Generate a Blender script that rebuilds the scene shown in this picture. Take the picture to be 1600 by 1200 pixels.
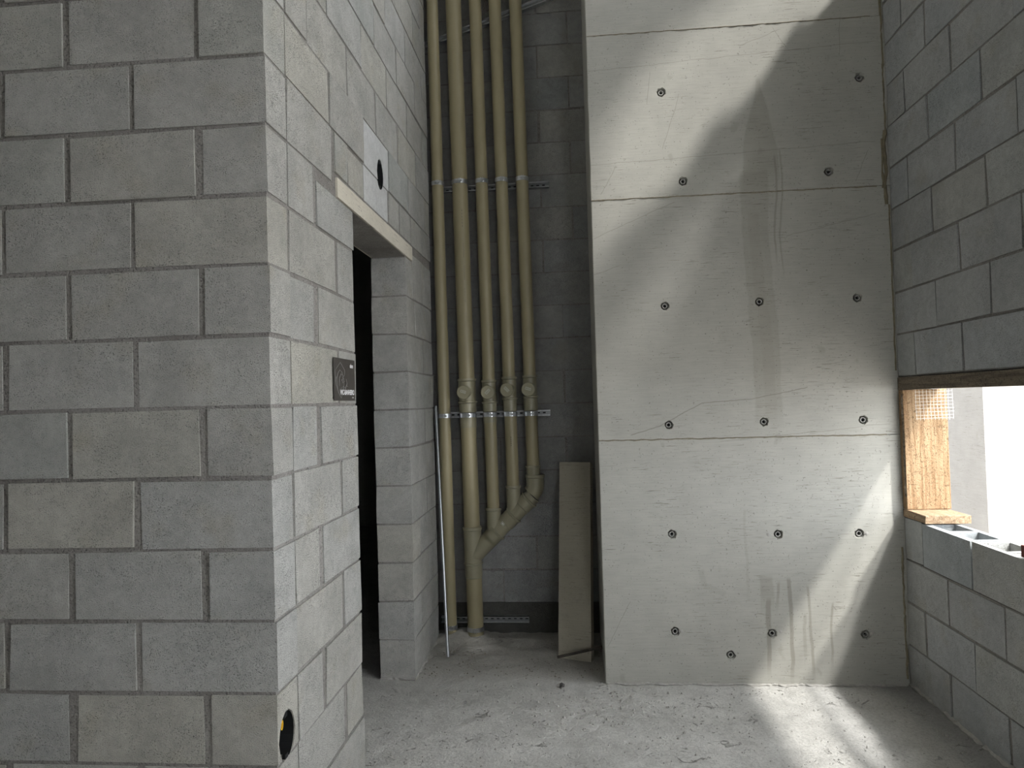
import bpy, bmesh, math, random
from mathutils import Vector, Matrix, noise
C = bpy.context.scene
for o in list(bpy.data.objects): bpy.data.objects.remove(o)
random.seed(7)

# ------------------------------------------------------------------ camera
cd = bpy.data.cameras.new('camera'); cam = bpy.data.objects.new('camera', cd); C.collection.objects.link(cam)
cd.sensor_width = 36.0; cd.lens = 36.0 * 1107.2 / 1600.0; cd.clip_start = 0.02
rt = Vector((0.99572112, 0.08819478, -0.02758858)); fw = Vector((-0.08750315, 0.9958417, 0.02534766)); up = Vector((0.02970939, -0.02282511, 0.99929794))
cam.matrix_world = Matrix(((rt.x, up.x, -fw.x, 0), (rt.y, up.y, -fw.y, 0), (rt.z, up.z, -fw.z, 0), (0, 0, 0, 1)))
C.camera = cam

# ------------------------------------------------------------------ light
W = bpy.data.worlds.new('sky'); C.world = W; W.use_nodes = True
bg = W.node_tree.nodes['Background']; bg.inputs[0].default_value = (0.945, 0.97, 1.0, 1); bg.inputs[1].default_value = 7.3
sd = bpy.data.lights.new('sun', 'SUN'); sd.energy = 4.2; sd.angle = math.radians(3.2); sd.color = (1.0, 0.97, 0.92)
sun = bpy.data.objects.new('sun', sd); C.collection.objects.link(sun); sun.location = (4, -2, 6)
sun.rotation_euler = Vector((-1.0, 0.9, -1.58)).to_track_quat('-Z', 'Y').to_euler()
s2 = bpy.data.lights.new('added_second_sun', 'SUN'); s2.energy = 3.6; s2.angle = math.radians(4.0); s2.color = (1.0, 0.98, 0.95)   # added lamp for the second floor stripe, no such source known
sun2 = bpy.data.objects.new('added_second_sun', s2); C.collection.objects.link(sun2); sun2.location = (4, -2, 7)
sun2.rotation_euler = Vector((-1.0, 0.9, -2.15)).to_track_quat('-Z', 'Y').to_euler()
C.view_settings.view_transform = 'Standard'; C.view_settings.look = 'None'; C.view_settings.gamma = 1.0
C.view_settings.use_curve_mapping = False; C.view_settings.exposure = 0.0

# ------------------------------------------------------------------ dimensions (metres, camera at the origin)
ZF = -1.398                     # floor
XB = -0.8474; YA = 1.9195       # left door wall plane (faces +X); near left wall plane (faces -Y)
XR = 1.5404; YR = 3.535         # right wall plane; concrete wall plane
YK = 4.3078                     # shaft back wall plane
XE = 0.109                      # left edge of the concrete wall
ZC = 4.8                        # underside of the unseen added roof slab
ZA = 0.008; ZR = -0.595; ZU = 0.070; ZK = 2.18385

# ------------------------------------------------------------------ node helpers
class NT:
    def __init__(s, name, rough=0.9):
        s.m = bpy.data.materials.new(name); s.m.use_nodes = True; s.t = s.m.node_tree; s.N = s.t.nodes; s.L = s.t.links
        s.b = s.N['Principled BSDF']; s.b.inputs['Roughness'].default_value = rough
        s.b.inputs['Specular IOR Level'].default_value = 0.25
        s.tc = s.N.new('ShaderNodeTexCoord'); s.obj = s.tc.outputs['Object']
    def put(s, sock, v):
        if hasattr(v, 'is_output') or isinstance(v, bpy.types.NodeSocket): s.L.new(v, sock)
        else:
            try: sock.default_value = v
            except Exception: sock.default_value = (v, v, v)
    def math(s, op, a, b=0.0, c=None, clamp=False):
        n = s.N.new('ShaderNodeMath'); n.operation = op; n.use_clamp = clamp
        s.put(n.inputs[0], a); s.put(n.inputs[1], b)
        if c is not None: s.put(n.inputs[2], c)
        return n.outputs[0]
    def vmath(s, op, a, b):
        n = s.N.new('ShaderNodeVectorMath'); n.operation = op; s.put(n.inputs[0], a); s.put(n.inputs[1], b); return n.outputs[0]
    def noise(s, vec, scale, detail=3, rough=0.55, dist=0.0):
        n = s.N.new('ShaderNodeTexNoise'); s.put(n.inputs['Vector'], vec); n.inputs['Scale'].default_value = scale
        n.inputs['Detail'].default_value = detail; n.inputs['Roughness'].default_value = rough; n.inputs['Distortion'].default_value = dist
        return n.outputs['Fac']
    def ramp(s, v, stops, interp='LINEAR'):
        n = s.N.new('ShaderNodeValToRGB'); n.color_ramp.interpolation = interp; s.put(n.inputs[0], v)
        e = n.color_ramp.elements
        while len(e) < len(stops): e.new(0.5)
        for k, (p, c) in enumerate(stops):
            e[k].position = p; c = c if isinstance(c, (tuple, list)) else (c, c, c); e[k].color = (c[0], c[1], c[2], 1)
        return n.outputs[0]
    def mix(s, f, a, b, mode='MIX'):
        n = s.N.new('ShaderNodeMix'); n.data_type = 'RGBA'; n.blend_type = mode
        s.put(n.inputs[0], f)
        for k, v in ((6, a), (7, b)):
            if isinstance(v, (tuple, list)): v = (v[0], v[1], v[2], 1)
            elif isinstance(v, float): v = (v, v, v, 1)
            s.put(n.inputs[k], v)
        return n.outputs[2]
    def sstep(s, v, a, b):
        n = s.N.new('ShaderNodeMapRange'); n.interpolation_type = 'SMOOTHSTEP'; s.put(n.inputs[0], v)
        s.put(n.inputs[1], a); s.put(n.inputs[2], b); return n.outputs[0]
    def xyz(s, v):
        n = s.N.new('ShaderNodeSeparateXYZ'); s.put(n.inputs[0], v); return n.outputs
    def scale(s, v, x, y, z): return s.vmath('MULTIPLY', v, (x, y, z))
    def rnd(s):
        n = s.N.new('ShaderNodeObjectInfo'); return n.outputs['Random']
    def bump(s, h, strength=0.4, dist=0.003, prev=None):
        n = s.N.new('ShaderNodeBump'); s.put(n.inputs['Height'], h); n.inputs['Strength'].default_value = strength
        n.inputs['Distance'].default_value = dist
        if prev is not None: s.L.new(prev, n.inputs['Normal'])
        return n.outputs[0]
    def out(s, col, nrm=None, rough=None):
        s.put(s.b.inputs['Base Color'], col if not isinstance(col, tuple) else (col[0], col[1], col[2], 1))
        if nrm is not None: s.L.new(nrm, s.b.inputs['Normal'])
        if rough is not None: s.put(s.b.inputs['Roughness'], rough)
        return s.m

def block_mat(name, lo, hi, pore=0.75, tint=True, px=1.0):
    t = NT(name, 0.95); r = t.rnd()
    off = t.N.new('ShaderNodeCombineXYZ')
    for k, f in enumerate((91.0, 57.0, 33.0)): t.L.new(t.math('MULTIPLY', r, f), off.inputs[k])
    v = t.vmath('ADD', t.obj, off.outputs[0])
    big = t.noise(v, 5.0, 4, 0.6); mid = t.noise(v, 38.0, 4, 0.65); fine = t.noise(v, 330.0 * px, 2, 0.6); grit = t.noise(v, 600.0 * px, 2, 0.5)
    c = t.mix(t.sstep(big, 0.3, 0.7), lo, hi)
    if tint:
        r2 = t.math('FRACT', t.math('MULTIPLY', r, 17.31))
        tc = t.ramp(r2, [(0.0, (0.95, 0.965, 0.975)), (0.3, (1.0, 1.0, 0.99)), (0.55, (0.94, 0.94, 0.93)), (0.75, (1.04, 1.025, 0.97)), (1.0, (0.90, 0.94, 0.955))])
        c = t.mix(1.0, c, tc, 'MULTIPLY')
        warm = t.sstep(t.noise(v, 7.0, 2, 0.5), 0.55, 0.78)
        c = t.mix(t.math('MULTIPLY', warm, 0.5), c, (lo[0]*1.02, lo[1]*0.96, lo[2]*0.82))
    c = t.mix(1.0, c, t.ramp(mid, [(0.25, 0.86), (0.7, 1.06)]), 'MULTIPLY')
    c = t.mix(1.0, c, t.ramp(grit, [(0.3, 0.86), (0.7, 1.1)]), 'MULTIPLY')
    pores = t.math('SUBTRACT', 1.0, t.sstep(fine, 0.36, 0.43))
    pores = t.math('MULTIPLY', pores, t.math('ADD', t.math('MULTIPLY', t.sstep(t.noise(v, 14.0, 2), 0.35, 0.6), 0.6), 0.4))
    c = t.mix(t.math('MULTIPLY', pores, pore), c, (0.12, 0.12, 0.115))
    h = t.math('SUBTRACT', t.math('ADD', t.math('MULTIPLY', fine, 0.9), t.math('MULTIPLY', mid, 0.8)), t.math('MULTIPLY', pores, 0.7))
    return t.out(c, t.bump(h, 0.9, 0.005))

M = {}
M['block'] = block_mat('concrete_block_grey', (0.465, 0.462, 0.440), (0.57, 0.565, 0.54))
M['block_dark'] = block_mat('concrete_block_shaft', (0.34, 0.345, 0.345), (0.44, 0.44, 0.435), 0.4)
M['block_right'] = block_mat('concrete_block_right', (0.49, 0.503, 0.515), (0.59, 0.60, 0.607), 0.5)
M['block_tar'] = block_mat('damp_dark_block', (0.085, 0.085, 0.08), (0.13, 0.13, 0.12), 0.3, False)
M['block_pale'] = block_mat('concrete_block_pale', (0.66, 0.67, 0.67), (0.74, 0.75, 0.75), 0.15, False)
M['mortar'] = block_mat('mortar_joint', (0.27, 0.256, 0.240), (0.35, 0.335, 0.315), 0.6, False, 0.5)

def concrete_mat(name, base, stained=True, dark=1.0):
    t = NT(name, 0.72); P = t.obj; s = t.xyz(P); X, Y, Z = s[0], s[1], s[2]
    big = t.noise(P, 1.1, 4, 0.6); mid = t.noise(P, 9.0, 4, 0.6)
    c = t.mix(t.sstep(big, 0.3, 0.7), tuple(b*0.90 for b in base), base)
    c = t.mix(1.0, c, t.ramp(mid, [(0.25, 0.93), (0.75, 1.05)]), 'MULTIPLY')
    # fine horizontal board grain and scratches
    g = t.noise(t.scale(P, 9.0, 9.0, 150.0), 1.0, 5, 0.7)
    c = t.mix(1.0, c, t.ramp(g, [(0.3, 0.93), (0.6, 1.03)]), 'MULTIPLY')
    sc = t.noise(t.scale(P, 11.0, 11.0, 190.0), 1.0, 3, 0.65, 0.6)
    scm = t.math('MULTIPLY', t.sstep(sc, 0.60, 0.65), t.sstep(t.noise(P, 6.0, 3), 0.44, 0.60))
    c = t.mix(t.math('MULTIPLY', scm, 0.6), c, (0.20, 0.19, 0.15))
    # pits
    pit = t.noise(t.scale(P, 1, 1, 1.6), 75.0, 2, 0.4); pm = t.math('MULTIPLY', t.sstep(pit, 0.725, 0.76), 0.7)
    pit2 = t.noise(P, 130.0, 1, 0.4); pm2 = t.math('MULTIPLY', t.sstep(pit2, 0.70, 0.76), 0.5)
    c = t.mix(t.math('MAXIMUM', pm, pm2), c, (0.14, 0.13, 0.11))
    blot = t.math('MULTIPLY', t.sstep(t.noise(t.scale(P, 1.0, 1.0, 0.6), 13.0, 3, 0.5), 0.67, 0.74), 0.28)
    c = t.mix(blot, c, (0.25, 0.24, 0.20))
    if stained:
        def line(x0, z0, x1, z1, w, amt, col=(0.20, 0.19, 0.155)):
            nonlocal c
            L = math.hypot(x1 - x0, z1 - z0); ux, uz = (x1 - x0)/L, (z1 - z0)/L
            dx = t.math('SUBTRACT', X, x0); dz = t.math('SUBTRACT', Z, z0)
            al = t.math('ADD', t.math('MULTIPLY', dx, ux), t.math('MULTIPLY', dz, uz))
            wo = t.math('MULTIPLY', t.math('SUBTRACT', mid, 0.5), 0.02)
            pe = t.math('ABSOLUTE', t.math('ADD', t.math('SUBTRACT', t.math('MULTIPLY', dx, uz), t.math('MULTIPLY', dz, ux)), wo))
            m = t.math('SUBTRACT', 1.0, t.sstep(pe, w*0.4, w))
            m = t.math('MULTIPLY', m, t.math('MULTIPLY', t.sstep(al, -0.005, 0.005), t.math('SUBTRACT', 1.0, t.sstep(al, L - 0.005, L + 0.005))))
            c = t.mix(t.math('MULTIPLY', m, amt), c, col)
        for q in ((.27,-.18,.41,-.14),(.41,-.14,.62,-.03),(.62,-.03,.86,-.018),(.86,-.018,1.12,.03)): line(*q, 0.0032, 0.55)
        for q in ((.585,-.84,.60,-.92), (.60,-.92,.70,-.96)): line(*q, 0.020, 0.16)
        for q in ((.127,-1.212,.242,-.994),(.115,.80,.52,.965),(.115,.62,.24,.66),(1.385,1.02,1.45,1.17),(.56,1.50,.47,1.23),(.42,1.62,.40,1.46),(.16,1.02,.24,1.16),(1.34,1.83,1.33,1.64),(.115,1.17,1.48,1.21),(.115,1.645,1.50,1.70),(1.05,.77,1.47,.86),(.70,-.22,1.5,-.155),(.86,1.72,1.05,1.79),(1.02,1.80,1.08,1.70)): line(*q, 0.0022, 0.42)
        wob = t.math('MULTIPLY', t.math('SUBTRACT', t.noise(t.scale(P, 1, 1, 1), 3.0, 3), 0.5), 0.06)
        def streak(x0, x1, z0, z1, lean, amt, soft=0.006, taper=0.0):
            nonlocal c
            xx = t.math('ADD', t.math('SUBTRACT', X, t.math('MULTIPLY', t.math('SUBTRACT', z1, Z), lean)), wob)
            tp = t.math('MULTIPLY', t.sstep(Z, z1 - 0.4, z1), taper)
            a = t.sstep(t.math('SUBTRACT', xx, tp), x0 - soft, x0 + soft)
            b = t.math('SUBTRACT', 1.0, t.sstep(t.math('ADD', xx, tp), x1 - soft, x1 + soft))
            zz = t.math('MULTIPLY', t.sstep(Z, z0 - 0.03, z0 + 0.12), t.math('SUBTRACT', 1.0, t.sstep(Z, z1 - 0.02, z1 + 0.01)))
            m = t.math('MULTIPLY', t.math('MULTIPLY', a, b), t.math('MULTIPLY', zz, amt))
            c = t.mix(m, c, (0.22, 0.205, 0.165))
        streak(0.86, 1.03, 0.99, 1.56, -0.02, 0.30, 0.006, 0.075)     # wet looking streak from the top
        streak(0.835, 0.965, -0.16, 1.10, 0.03, 0.24)
        streak(0.870, 0.925, -0.16, 0.9, 0.05, 0.12)
        streak(1.000, 1.009, 0.62, 1.17, 0.0, 0.45, 0.003)
        streak(1.026, 1.034, 0.56, 1.20, 0.0, 0.40, 0.003)
        streak(0.86, 0.92, -1.06, -0.87, 0.02, 0.30, 0.006)
        streak(0.885, 0.905, -1.36, -0.98, 0.0, 0.50, 0.004)
        streak(0.985, 1.003, -1.38, -0.88, 0.03, 0.55, 0.004)
        streak(1.075, 1.088, -1.38, -0.92, 0.05, 0.45, 0.004)
        streak(1.055, 1.07, -1.3, -1.05, 0.02, 0.30, 0.004)
        streak(1.195, 1.206, -1.33, -1.0, -0.05, 0.45, 0.004)
        streak(0.94, 0.953, -1.06, -0.90, -0.10, 0.45, 0.004)
        streak(0.80, 0.812, -1.0, -0.55, 0.0, 0.18, 0.004)
    hb = t.math('SUBTRACT', t.math('ADD', t.math('MULTIPLY', g, 0.25), t.math('MULTIPLY', mid, 0.4)), t.math('MULTIPLY', t.math('ADD', t.math('MAXIMUM', pm, pm2), scm), 0.8))
    return t.out(c, t.bump(hb, 0.5, 0.003))
M['concrete'] = concrete_mat('formed_concrete', (0.455, 0.45, 0.41))
M['concrete_plain'] = concrete_mat('formed_concrete_plain', (0.46, 0.455, 0.42), False)
M['plank'] = concrete_mat('plank_concrete', (0.44, 0.41, 0.335), False)
M['lintel'] = concrete_mat('precast_lintel', (0.66, 0.62, 0.53), False)
M['outer'] = concrete_mat('outer_render', (0.37, 0.355, 0.34), False)

def floor_mat():
    t = NT('rough_floor', 0.9); P = t.obj
    big = t.noise(P, 1.3, 4, 0.6); mid = t.noise(P, 11, 5, 0.65); fine = t.noise(P, 90, 4, 0.65); grit = t.noise(P, 300, 2)
    c = t.mix(t.sstep(big, 0.3, 0.7), (0.53, 0.525, 0.50), (0.70, 0.69, 0.665))
    c = t.mix(1.0, c, t.ramp(mid, [(0.3, 0.84), (0.65, 1.06)]), 'MULTIPLY')
    c = t.mix(1.0, c, t.ramp(fine, [(0.3, 0.80), (0.55, 1.05)]), 'MULTIPLY')
    c = t.mix(1.0, c, t.ramp(grit, [(0.3, 0.88), (0.7, 1.07)]), 'MULTIPLY')
    s = t.xyz(P)
    cor = t.math('MULTIPLY', t.sstep(t.math('ADD', s[0], t.math('MULTIPLY', mid, 0.25)), 1.42, 1.64), 0.65)   # darker along the right wall
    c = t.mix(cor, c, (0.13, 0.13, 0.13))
    sh = t.math('MULTIPLY', t.sstep(t.math('ADD', s[1], t.math('MULTIPLY', mid, 0.3)), 3.65, 3.95), 0.45)       # darker and browner in the pipe shaft
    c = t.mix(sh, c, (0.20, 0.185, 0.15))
    cr = t.noise(t.scale(P, 1, 1, 1), 13, 5, 0.75, 1.5)
    crm = t.math('MULTIPLY', t.sstep(cr, 0.60, 0.66), t.sstep(t.noise(P, 3.0, 2), 0.45, 0.58))
    c = t.mix(t.math('MULTIPLY', crm, 0.5), c, (0.16, 0.155, 0.14))
    h = t.math('ADD', t.math('MULTIPLY', fine, 0.5), t.math('SUBTRACT', t.math('MULTIPLY', mid, 0.9), crm))
    return t.out(c, t.bump(h, 1.0, 0.010))
M['floor'] = floor_mat()

def simple(name, col, rough=0.6, metal=0.0, var=0.1, scale=12, bump=0.15, spec=0.3):
    t = NT(name, rough); t.b.inputs['Metallic'].default_value = metal; t.b.inputs['Specular IOR Level'].default_value = spec
    n = t.noise(t.obj, scale, 4, 0.6)
    c = t.mix(1.0, col, t.ramp(n, [(0.25, 1 - var), (0.75, 1 + var)]), 'MULTIPLY')
    return t.out(c, t.bump(t.noise(t.obj, scale * 9, 3), bump, 0.001))
M['pvc'] = simple('beige_pvc', (0.31, 0.272, 0.168), 0.38, 0, 0.07, 6, 0.06, 0.45)
M['pvc_fit'] = simple('beige_pvc_fitting', (0.275, 0.257, 0.178), 0.33, 0, 0.05, 8, 0.05, 0.5)
M['print'] = simple('white_print', (0.75, 0.75, 0.72), 0.6)
M['print_dark'] = simple('dark_print', (0.07, 0.05, 0.04), 0.7)
M['zinc'] = simple('galvanised_steel', (0.62, 0.64, 0.66), 0.28, 0.95, 0.15, 30, 0.1)
M['zinc_shaded'] = simple('shaded_steel_web', (0.34, 0.35, 0.36), 0.4, 0.8, 0.2, 30, 0.1)  # shade inside the channel painted in as darker steel
M['tube_steel'] = simple('grey_steel_tube', (0.42, 0.44, 0.46), 0.32, 0.9, 0.15, 30, 0.1)
M['dark'] = simple('hole_black', (0.012, 0.013, 0.014), 0.6)  # black that paints the shade inside holes, bores and slots
M['cone'] = simple('grey_plastic_sleeve', (0.33, 0.33, 0.31), 0.6, 0, 0.2, 60)
M['yellow'] = simple('yellow_conduit', (0.85, 0.55, 0.03), 0.45)
M['sign'] = simple('charcoal_sign_film', (0.075, 0.068, 0.062), 0.45, 0, 0.12, 20, 0.02)
M['sign_line'] = simple('grey_sign_line', (0.26, 0.26, 0.25), 0.6)
M['sign_white'] = simple('white_sign_letter', (0.9, 0.9, 0.92), 0.6)
M['rust'] = simple('rusty_steel', (0.085, 0.075, 0.065), 0.85, 0.1, 0.3, 60, 0.4)
M['stone'] = simple('dark_stone', (0.10, 0.095, 0.09), 0.95, 0, 0.3, 50, 0.5)
M['rubble'] = simple('grey_rubble', (0.42, 0.41, 0.385), 0.95, 0, 0.2, 50, 0.5)
M['soil'] = simple('soil_crumb', (0.24, 0.225, 0.19), 0.95, 0, 0.2, 50, 0.5)
M['foam'] = simple('brown_mortar_smear', (0.21, 0.185, 0.125), 0.9, 0, 0.25, 40, 0.5)
M['ground'] = simple('outside_ground', (0.45, 0.43, 0.40), 0.95, 0, 0.2, 4, 0.4)
M['mesh'] = simple('pale_wire', (0.80, 0.78, 0.72), 0.5, 0.2)
M['red'] = simple('red_board_edge', (0.16, 0.045, 0.035), 0.7, 0, 0.2, 20)
def wood_mat(name, a, b, axis=2):
    t = NT(name, 0.75); sc = [70.0, 70.0, 70.0]; sc[axis] = 3.5
    g = t.noise(t.scale(t.obj, *sc), 1.0, 5, 0.65, 0.4)
    c = t.mix(t.sstep(g, 0.35, 0.65), a, b)
    ch = t.noise(t.obj, 75, 4, 0.7, 1.5)
    c = t.mix(t.math('MULTIPLY', t.sstep(ch, 0.53, 0.60), 0.65), c, tuple(x * 0.35 for x in a))
    return t.out(c, t.bump(t.math('SUBTRACT', g, ch), 0.9, 0.006))
M['wood'] = wood_mat('pine_board', (0.27, 0.165, 0.085), (0.42, 0.29, 0.17))
M['wood_y'] = wood_mat('pine_board_lying', (0.30, 0.20, 0.12), (0.46, 0.345, 0.225), 1)
M['wood_dark'] = wood_mat('weathered_board', (0.12, 0.095, 0.07), (0.24, 0.195, 0.14), 1)

# ------------------------------------------------------------------ object helpers
def link(name, mesh, parent=None, mat=None, mw=None):
    o = bpy.data.objects.new(name, mesh); C.collection.objects.link(o)
    if mat: mesh.materials.clear(); mesh.materials.append(mat)
    if parent: o.parent = parent
    if mw is not None: o.matrix_local = mw
    return o
def empty(name, loc=(0, 0, 0)):
    o = bpy.data.objects.new(name, None); C.collection.objects.link(o); o.location = loc; o.empty_display_size = 0.1; return o
def tag(o, label=None, cat=None, group=None, kind=None):
    if label: o['label'] = label
    if cat: o['category'] = cat
    if group: o['group'] = group
    if kind: o['kind'] = kind
    return o
def structure(o): o['kind'] = 'structure'; return o
def fin(bm, name, smooth=False):
    bmesh.ops.recalc_face_normals(bm, faces=bm.faces[:]) if len(bm.faces) else None
    me = bpy.data.meshes.new(name); bm.to_mesh(me); bm.free()
    if smooth:
        for p in me.polygons: p.use_smooth = True
    elif any(p.use_smooth for p in me.polygons): me.set_sharp_from_angle(angle=math.radians(32))
    return me
def add_box(bm, x0, x1, y0, y1, z0, z1):
    v = [bm.verts.new((x, y, z)) for x in (x0, x1) for y in (y0, y1) for z in (z0, z1)]
    for f in ((0, 1, 3, 2), (4, 6, 7, 5), (0, 4, 5, 1), (2, 3, 7, 6), (0, 2, 6, 4), (1, 5, 7, 3)): bm.faces.new([v[i] for i in f])
    return v
def bevbox(x0, x1, y0, y1, z0, z1, bev=0.003, jit=0.0, rng=random, cuts=0, name='block'):
    bm = bmesh.new(); add_box(bm, x0, x1, y0, y1, z0, z1)
    if cuts: bmesh.ops.subdivide_edges(bm, edges=[e for e in bm.edges if e.calc_length() > 0.12], cuts=cuts, use_grid_fill=True)
    if bev:
        es = [e for e in bm.edges if len(e.link_faces) == 2 and e.calc_face_angle(0) > 0.5]
        bmesh.ops.bevel(bm, geom=es, offset=bev, segments=1, affect='EDGES', clamp_overlap=True)
    if jit:
        for v in bm.verts: v.co += Vector([rng.uniform(-jit, jit) for _ in range(3)])
    return fin(bm, name)
def box_obj(name, dims, mat, parent=None, bev=0.003, jit=0.0, cuts=0): return link(name, bevbox(*dims, bev, jit, cuts=cuts, name=name), parent, mat)
def sweep(bm, pts, radii, seg=16, caps=True):
    pts = [Vector(p) for p in pts]; n = len(pts)
    if not isinstance(radii, (list, tuple)): radii = [radii] * n
    t0 = next((pts[k+1] - pts[k]).normalized() for k in range(n - 1) if (pts[k+1] - pts[k]).length > 1e-7); ref = Vector((0, 1, 0)) if abs(t0.y) < 0.9 else Vector((1, 0, 0))
    u = t0.cross(ref).normalized(); rings = []
    for i, p in enumerate(pts):
        a = (pts[i] - pts[i-1]) if i else Vector(); b = (pts[i+1] - pts[i]) if i < n - 1 else Vector()
        t = (a.normalized() if a.length > 1e-9 else Vector()) + (b.normalized() if b.length > 1e-9 else Vector())
        t = t.normalized() if t.length > 1e-9 else t0
        u = (u - t * u.dot(t)).normalized(); w = t.cross(u)
        rings.append([bm.verts.new(p + (u * math.cos(2*math.pi*k/seg) + w * math.sin(2*math.pi*k/seg)) * radii[i]) for k in range(seg)])
    for i in range(n - 1):
        for k in range(seg):
            try: f = bm.faces.new((rings[i][k], rings[i][(k+1) % seg], rings[i+1][(k+1) % seg], rings[i+1][k])); f.smooth = True
            except ValueError: pass
    if caps: bm.faces.new(rings[0][::-1]); bm.faces.new(rings[-1])
    return rings
def tube_obj(name, pts, r, mat, parent=None, seg=16, caps=True):
    bm = bmesh.new(); sweep(bm, pts, r, seg, caps); return link(name, fin(bm, name), parent, mat)
def collar_pts(a, b, base, lip, w=0.006):
    """axis points and radii for a socket from a to b with a raised lip at the a end"""
    a = Vector(a); b = Vector(b); d = (b - a).normalized(); L = (b - a).length
    s = [0, 0, 0.003, w*1.6, w*2.1, L - 0.004, L]; r = [base - 0.006, lip - 0.002, lip, lip, base, base, base - 0.005]
    return [a + d * x for x in s], r
def apply_bool(o, cutter):
    m = o.modifiers.new('cut', 'BOOLEAN'); m.operation = 'DIFFERENCE'; m.object = cutter; m.solver = 'EXACT'
    bpy.context.view_layer.update()
    dg = bpy.context.evaluated_depsgraph_get(); me = bpy.data.meshes.new_from_object(o.evaluated_get(dg)); mats = [x for x in o.data.materials]
    o.modifiers.clear(); o.data = me
    if not me.materials:
        for x in mats: me.materials.append(x)

# ------------------------------------------------------------------ block walls
def frame(ox, oy, kind):
    """local u (along), v (up), w (out of the wall) to world"""
    U, Wd = {'A': ((1, 0, 0), (0, -1, 0)), 'B': ((0, 1, 0), (1, 0, 0)), 'R': ((0, -1, 0), (-1, 0, 0))}[kind]
    return Matrix(((U[0], 0, Wd[0], ox), (U[1], 0, Wd[1], oy), (0, 1, 0, 0), (0, 0, 0, 1)))
cache = {}
def block(root, fr, u0, u1, v0, v1, mat, depth, jz=0.0025):
    L = round(u1 - u0, 3); H = round(v1 - v0, 3)
    if L < 0.02 or H < 0.02: return None
    var = random.randrange(5); key = (L, H, mat, depth, var)
    if key not in cache:
        rng = random.Random(hash((L, H, depth, var)) & 0xffff)
        me = bevbox(-L/2, L/2, -H/2, H/2, -depth, 0, min(0.0045, H/6), 0.0024, rng, name='block'); me.materials.append(M[mat]); cache[key] = me
    m = fr @ Matrix.Translation(((u0+u1)/2 + random.uniform(-.0015, .0015), (v0+v1)/2 + random.uniform(-.0015, .0015), random.uniform(-jz, jz)))
    o = link('block', cache[key], root); o.matrix_local = m; return o
def course(root, fr, v0, v1, segs, joints, mat, depth, mj=0.0055, mh=0.0045, pale=None, jw=None):
    """one course between heights v0 and v1; segs = (u0, u1, open_left, open_right); joints = list of u"""
    out = []
    for (a, b) in segs:
        js = sorted(j for j in joints if a + 0.025 < j < b - 0.025); e = [a] + js + [b]
        for i in range(len(e) - 1):
            l = e[i] + (mj if i else 0.0); r = e[i+1] - (mj if i < len(e) - 2 else 0.0)
            l += random.uniform(-.003, .003) if i else 0; r += random.uniform(-.003, .003) if i < len(e) - 2 else 0
            if jw and i and e[i] in jw: l += jw[e[i]]
            if jw and i < len(e) - 2 and e[i+1] in jw: r -= jw[e[i+1]]
            mm = 'block_pale' if pale and abs((l + r)/2 - pale) < 0.1 else mat
            out.append(block(root, fr, l, r, v0 + mh, v1 - mh, mm, depth))
    return out
def span(off, a, b, step=0.4):
    n0 = math.floor((a - off)/step) - 1; return [off + step*n for n in range(n0, n0 + int((b - a)/step) + 4)]
def core(name, dims, parent=None, mat='mortar'): return box_obj(name, dims, M[mat], parent, bev=0, jit=0)

# ---- floor
def build_floor():
    bm = bmesh.new(); xs = [-5.25, -3.1, -2.2, -1.6, -1.1]; x = -0.95
    while x < 1.6: xs.append(x); x += 0.02
    xs += [1.66]
    ys = [-3.1, -1, 0.5, 1.5, 2.0]; y = 2.3
    while y < 4.34: ys.append(y); y += 0.02
    ys += [4.4, 5.0, 8.2]
    g = []
    for yy in ys:
        row = []
        for xx in xs:
            p = Vector((xx, yy, 0)); h = 0.0045 * noise.noise(p * 7) + 0.0028 * noise.noise(p * 23) + 0.0015 * noise.noise(p * 48)
            # broken patch beside the concrete wall foot and rough soil heap in the shaft
            d1 = math.exp(-(((xx - 0.08)/0.22)**2 + ((yy - 3.25)/0.14)**2)); h += 0.010 * d1 * noise.noise(p * 17)
            if yy > 3.7: h += 0.016 * min(1, (yy - 3.7)/0.3) * (0.5 + noise.noise(p * 9)) + 0.006 * noise.noise(p * 30)
            d2 = math.exp(-(((xx + 0.70)/0.16)**2 + ((yy - 4.22)/0.12)**2)); h += 0.035 * d2
            if abs(xx - XR) < 0.09 and yy < YR: h += 0.014 * (1 - abs(xx - XR)/0.09)
            row.append(bm.verts.new((xx, yy, ZF + h)))
        g.append(row)
    for j in range(len(ys) - 1):
        for i in range(len(xs) - 1): bm.faces.new((g[j][i], g[j][i+1], g[j+1][i+1], g[j+1][i]))
    return structure(link('floor', fin(bm, 'floor', True), None, M['floor']))
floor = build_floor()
structure(box_obj('ground', (-6, 12, -8, 14, ZF - 0.12, ZF - 0.035), M['ground'], None, 0))

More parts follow.
